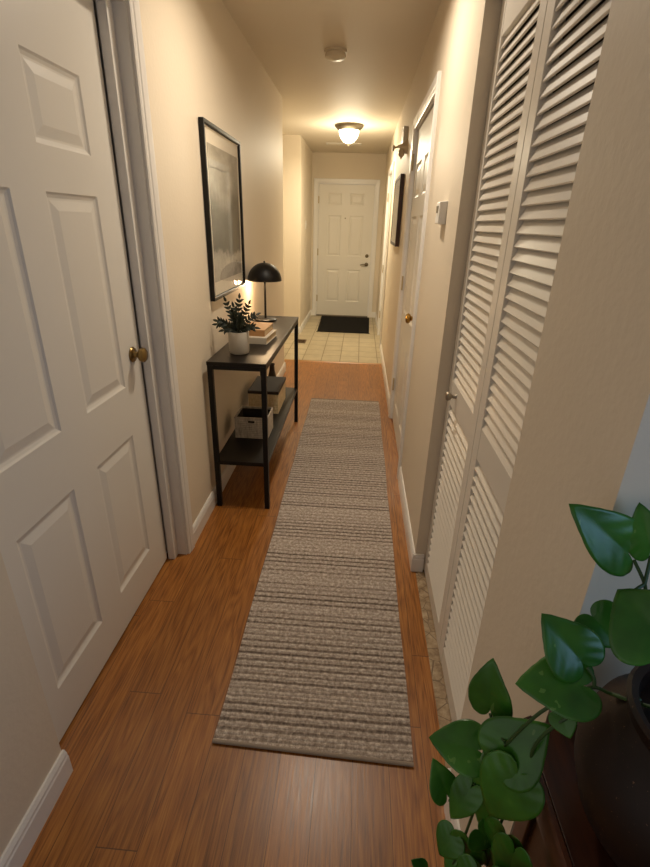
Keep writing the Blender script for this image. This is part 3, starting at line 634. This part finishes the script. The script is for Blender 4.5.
MB().lathe([(0, 0), (.022, 0), (.030, .01), (.034, .06), (.030, .12), (.020, .165), (.018, .20), (.022, .215), (.018, .215), (.014, .20), (0, .19)], (-.615, 3.43, SZ), 'Z', 28).build('vessel', plain('dark_brown_ceramic', '#33200f', .4), t, smooth=True)

# ------------------------------------------------------------------ plant stand and trailing pothos
SX0, SX1, SY0, SY1, ST = .268, .72, .03, .503, .80
t = thing('plant_stand', ((SX0 + SX1) / 2, (SY0 + SY1) / 2, 0), 'dark walnut stand at the lower right corner carrying the brown pot', 'plant stand')
m = MB(); m.box((SX0 + .012, SY0, ST - .028), (SX1, SY1 - .003, ST - .004)); m.build('stand_top', M['stand'], t, bevel=.004, origin=((SX0 + SX1) / 2, (SY0 + SY1) / 2, ST))
def prf(d, z): return d, z
pl = [(0, ST - .036), (0, ST - .004), (.004, ST + .003), (.010, ST + .003), (.014, ST - .002), (.014, ST - .036)]
m = MB(); m.sweep([[(SX0 + d, SY0, z) for d, z in pl], [(SX0 + d, SY1 - .02, z) for d, z in pl], [(SX0 + .006 + d, SY1 - .006, z) for d, z in pl], [(SX0 + .02 + d * .4, SY1 - d * .2, z) for d, z in pl]]); m.build('edge_moulding', M['stand'], t, smooth=True)
m = MB(); m.box((SX0 + .03, SY0 + .03, ST - .10), (SX1 - .03, SY0 + .048, ST - .0285)); m.box((SX0 + .03, SY1 - .048, ST - .10), (SX1 - .03, SY1 - .03, ST - .0285)); m.box((SX0 + .03, SY0 + .048, ST - .10), (SX0 + .048, SY1 - .048, ST - .0285)); m.box((SX1 - .048, SY0 + .048, ST - .10), (SX1 - .03, SY1 - .048, ST - .0285)); m.build('apron', M['stand'], t)
for x in (SX0 + .028, SX1 - .064):
    for y in (SY0 + .028, SY1 - .064):
        m = MB(); m.hexa([(x + .006, y + .006, .0002), (x + .030, y + .006, .0002), (x + .030, y + .030, .0002), (x + .006, y + .030, .0002), (x, y, ST - .0285), (x + .036, y, ST - .0285), (x + .036, y + .036, ST - .0285), (x, y + .036, ST - .0285)]); m.build('leg', M['stand'], t, bevel=.002)
m = MB(); m.box((SX0 + .04, SY0 + .04, .20), (SX1 - .04, SY1 - .04, .218)); m.build('lower_shelf', M['stand'], t)
m = MB(); m.box((SX0 + .036, SY0 + .05, .218), (SX0 + .046, SY1 - .05, ST - .1)); m.box((SX0 + .05, SY1 - .046, .218), (SX1 - .05, SY1 - .036, ST - .1)); m.build('shade_panel', M['stand'], t)  # panels added to stand in for the shadow beneath the stand top
QX, QY = .402, .355
t = thing('trailing_pothos', (QX, QY, ST - .004), 'green heart leaved trailing plant in a round dark brown pot at lower right', 'plant')
Z0 = ST - .0037
MB().lathe([(0, 0), (.070, 0), (.078, .006), (.104, .045), (.118, .09), (.120, .12), (.110, .155), (.094, .178), (.086, .190), (.090, .206), (.086, .210), (.078, .206), (.074, .190), (.078, .17), (0, .165)], (QX, QY, Z0), 'Z', 56).build('pot', M['glaze'], t, smooth=True, origin=(QX, QY, Z0))
MB().lathe([(0, .1655), (.078, .1655), (.05, .174), (0, .176)], (QX, QY, Z0), 'Z', 28).build('soil', M['soil'], t, smooth=True)
HB = [(0, 1.0), (6, .91), (14, .79), (26, .675), (42, .585), (60, .525), (80, .48), (100, .445), (122, .405), (144, .34), (160, .24), (172, .12), (180, .05)]
def heart_r(a):
    for (a0, r0), (a1, r1) in zip(HB, HB[1:]):
        if a <= a1: return r0 + (r1 - r0) * (a - a0) / (a1 - a0)
    return HB[-1][1]
def heart_leaf(B, T, W, Nrm, fold=.16, droop=.14, wave=.010):
    m = MB(); B, T = Vector(B), Vector(T); ax = T - B; L0 = ax.length; ax.normalize(); B = B + ax * L0 * .16; Ln = L0 * .86
    n = Vector(Nrm); n = (n - ax * n.dot(ax)).normalized(); sd = ax.cross(n).normalized(); NA, NR = 56, 9
    wm = max(heart_r(i) * math.sin(math.radians(i)) for i in range(181)); ws = W / 2 / (wm * Ln); ph = random.uniform(0, 6)
    def pt(a, r):
        A = abs(a); R_ = heart_r(min(A, 180)) * r * Ln; u = R_ * math.cos(math.radians(a)); v = R_ * math.sin(math.radians(a)) * ws
        t = u / Ln; av = abs(v)
        z = fold * av - fold * .9 * av * av / W * 1.1 - droop * Ln * max(t, 0) ** 2 - .05 * Ln * (av / W) ** 2
        z += wave * Ln * math.sin((t + .9 * av / Ln) * 24) * min(1, av / (W * .22)) * .45 + .010 * Ln * math.sin(3 * math.radians(a) + ph) * r * r
        return B + ax * u + sd * v + n * z
    c = m.bm.verts.new(B); prev = None
    for j in range(1, NR + 1):
        ring = [m.bm.verts.new(pt(-180 + 360 * k / NA, (j / NR) ** .85)) for k in range(NA)]
        for k in range(NA):
            k2 = (k + 1) % NA
            if prev is None: m.bm.faces.new((c, ring[k], ring[k2]))
            else: m.bm.faces.new((prev[k], ring[k], ring[k2], prev[k2]))
        prev = ring
    return m
LV = (((0.346, 0.487, 1.11), (0.263, 0.484, 1.176), 0.0492), ((0.36, 0.481, 1.119), (0.339, 0.495, 1.178), 0.0373), ((0.344, 0.393, 1.071), (0.307, 0.437, 1.102), 0.0801), ((0.297, 0.461, 1.046), (0.329, 0.431, 1.023), 0.0427), ((0.288, 0.419, 1.001), (0.238, 0.439, 1.054), 0.049), ((0.293, 0.407, 0.986), (0.213, 0.414, 0.975), 0.0609), ((0.265, 0.403, 0.944), (0.271, 0.381, 0.93), 0.0258), ((0.212, 0.414, 0.826), (0.257, 0.408, 0.907), 0.0687), ((0.213, 0.463, 0.851), (0.202, 0.473, 0.936), 0.0503), ((0.209, 0.445, 0.797), (0.137, 0.465, 0.79), 0.0569), ((0.175, 0.446, 0.681), (0.151, 0.464, 0.736), 0.0374), ((0.202, 0.436, 0.741), (0.172, 0.421, 0.674), 0.0361), ((0.229, 0.424, 0.772), (0.213, 0.442, 0.826), 0.0384), ((0.209, 0.441, 0.775), (0.198, 0.433, 0.722), 0.0313), ((0.222, 0.426, 0.739), (0.221, 0.418, 0.649), 0.0317), ((0.236, 0.395, 0.845), (0.206, 0.385, 0.75), 0.0640), ((0.194, 0.439, 0.612), (0.171, 0.428, 0.566), 0.0404), ((0.155, 0.425, 0.524), (0.134, 0.428, 0.545), 0.0223), ((0.212, 0.428, 0.622), (0.208, 0.42, 0.556), 0.046), ((0.238, 0.418, 0.646), (0.239, 0.409, 0.576), 0.0477), ((0.246, 0.4, 0.702), (0.248, 0.402, 0.607), 0.0514), ((0.25, 0.38, 0.71), (0.245, 0.365, 0.611), 0.0479), ((0.212, 0.417, 0.671), (0.244, 0.413, 0.631), 0.0438), ((0.21, 0.432, 0.558), (0.186, 0.422, 0.513), 0.0412), ((0.232, 0.40, 0.60), (0.226, 0.386, 0.54), 0.05), ((0.25, 0.36, 0.66), (0.238, 0.335, 0.58), 0.055), ((0.215, 0.39, 0.63), (0.20, 0.37, 0.57), 0.045), ((0.238, 0.345, 0.70), (0.222, 0.32, 0.63), 0.05), ((0.245, 0.43, 0.62), (0.25, 0.44, 0.54), 0.05))
for k, (b, e, wd) in enumerate(LV):
    mid = (Vector(b) + Vector(e)) / 2; tc_ = (Vector((0, 0, 1.4665)) - mid).normalized()
    n = tc_ + Vector((random.uniform(-.28, .1), random.uniform(-.1, .25), .25))
    heart_leaf(b, e, wd * (1.42 if k in (0, 3, 4) else 1.24), n).build('leaf', M['leaf'], t, smooth=True, solid=.0008)
VN = (((0.35, 0.405, 0.973), (0.317, 0.405, 0.978), (0.294, 0.408, 0.983), (0.268, 0.406, 0.961), (0.244, 0.405, 0.938), (0.225, 0.414, 0.875), (0.215, 0.432, 0.791), (0.21, 0.43, 0.714), (0.207, 0.435, 0.614), (0.198, 0.432, 0.534)), ((0.303, 0.401, 0.971), (0.264, 0.396, 0.936), (0.246, 0.399, 0.887), (0.248, 0.401, 0.829), (0.242, 0.409, 0.747), (0.24, 0.413, 0.656), (0.24, 0.414, 0.585)), ((0.346, 0.447, 1.082), (0.351, 0.463, 1.092), (0.346, 0.486, 1.108)), ((0.351, 0.463, 1.092), (0.36, 0.481, 1.119)), ((0.40, 0.37, 0.99), (0.342, 0.417, 1.052), (0.334, 0.451, 1.08), (0.351, 0.463, 1.092)), ((0.213, 0.463, 0.851), (0.214, 0.442, 0.852), (0.22, 0.418, 0.86)), ((0.29, 0.42, 1.0), (0.296, 0.413, 0.993), (0.297, 0.408, 0.982)), ((0.176, 0.446, 0.679), (0.192, 0.441, 0.679), (0.21, 0.43, 0.714)), ((0.202, 0.436, 0.741), (0.217, 0.436, 0.715), (0.215, 0.429, 0.698)), ((0.209, 0.445, 0.797), (0.215, 0.432, 0.791)), ((0.317, 0.405, 0.978), (0.328, 0.388, 0.99), (0.36, 0.361, 1.005), (.40, .35, .99)))
for v in VN:
    P_ = [Vector(p) for p in v]; pts = []
    for i in range(len(P_) - 1):
        p0, p1, p2, p3 = P_[max(i - 1, 0)], P_[i], P_[i + 1], P_[min(i + 2, len(P_) - 1)]
        for q in [j / 5 for j in range(5)]:
            pts.append(.5 * ((2 * p1) + (p2 - p0) * q + (2 * p0 - 5 * p1 + 4 * p2 - p3) * q * q + (3 * p1 - p0 - 3 * p2 + p3) * q ** 3))
    pts.append(P_[-1])
    MB().tube(pts, .0021, 8).build('vine', M['stem'], t, smooth=True)
bpy.context.view_layer.update()
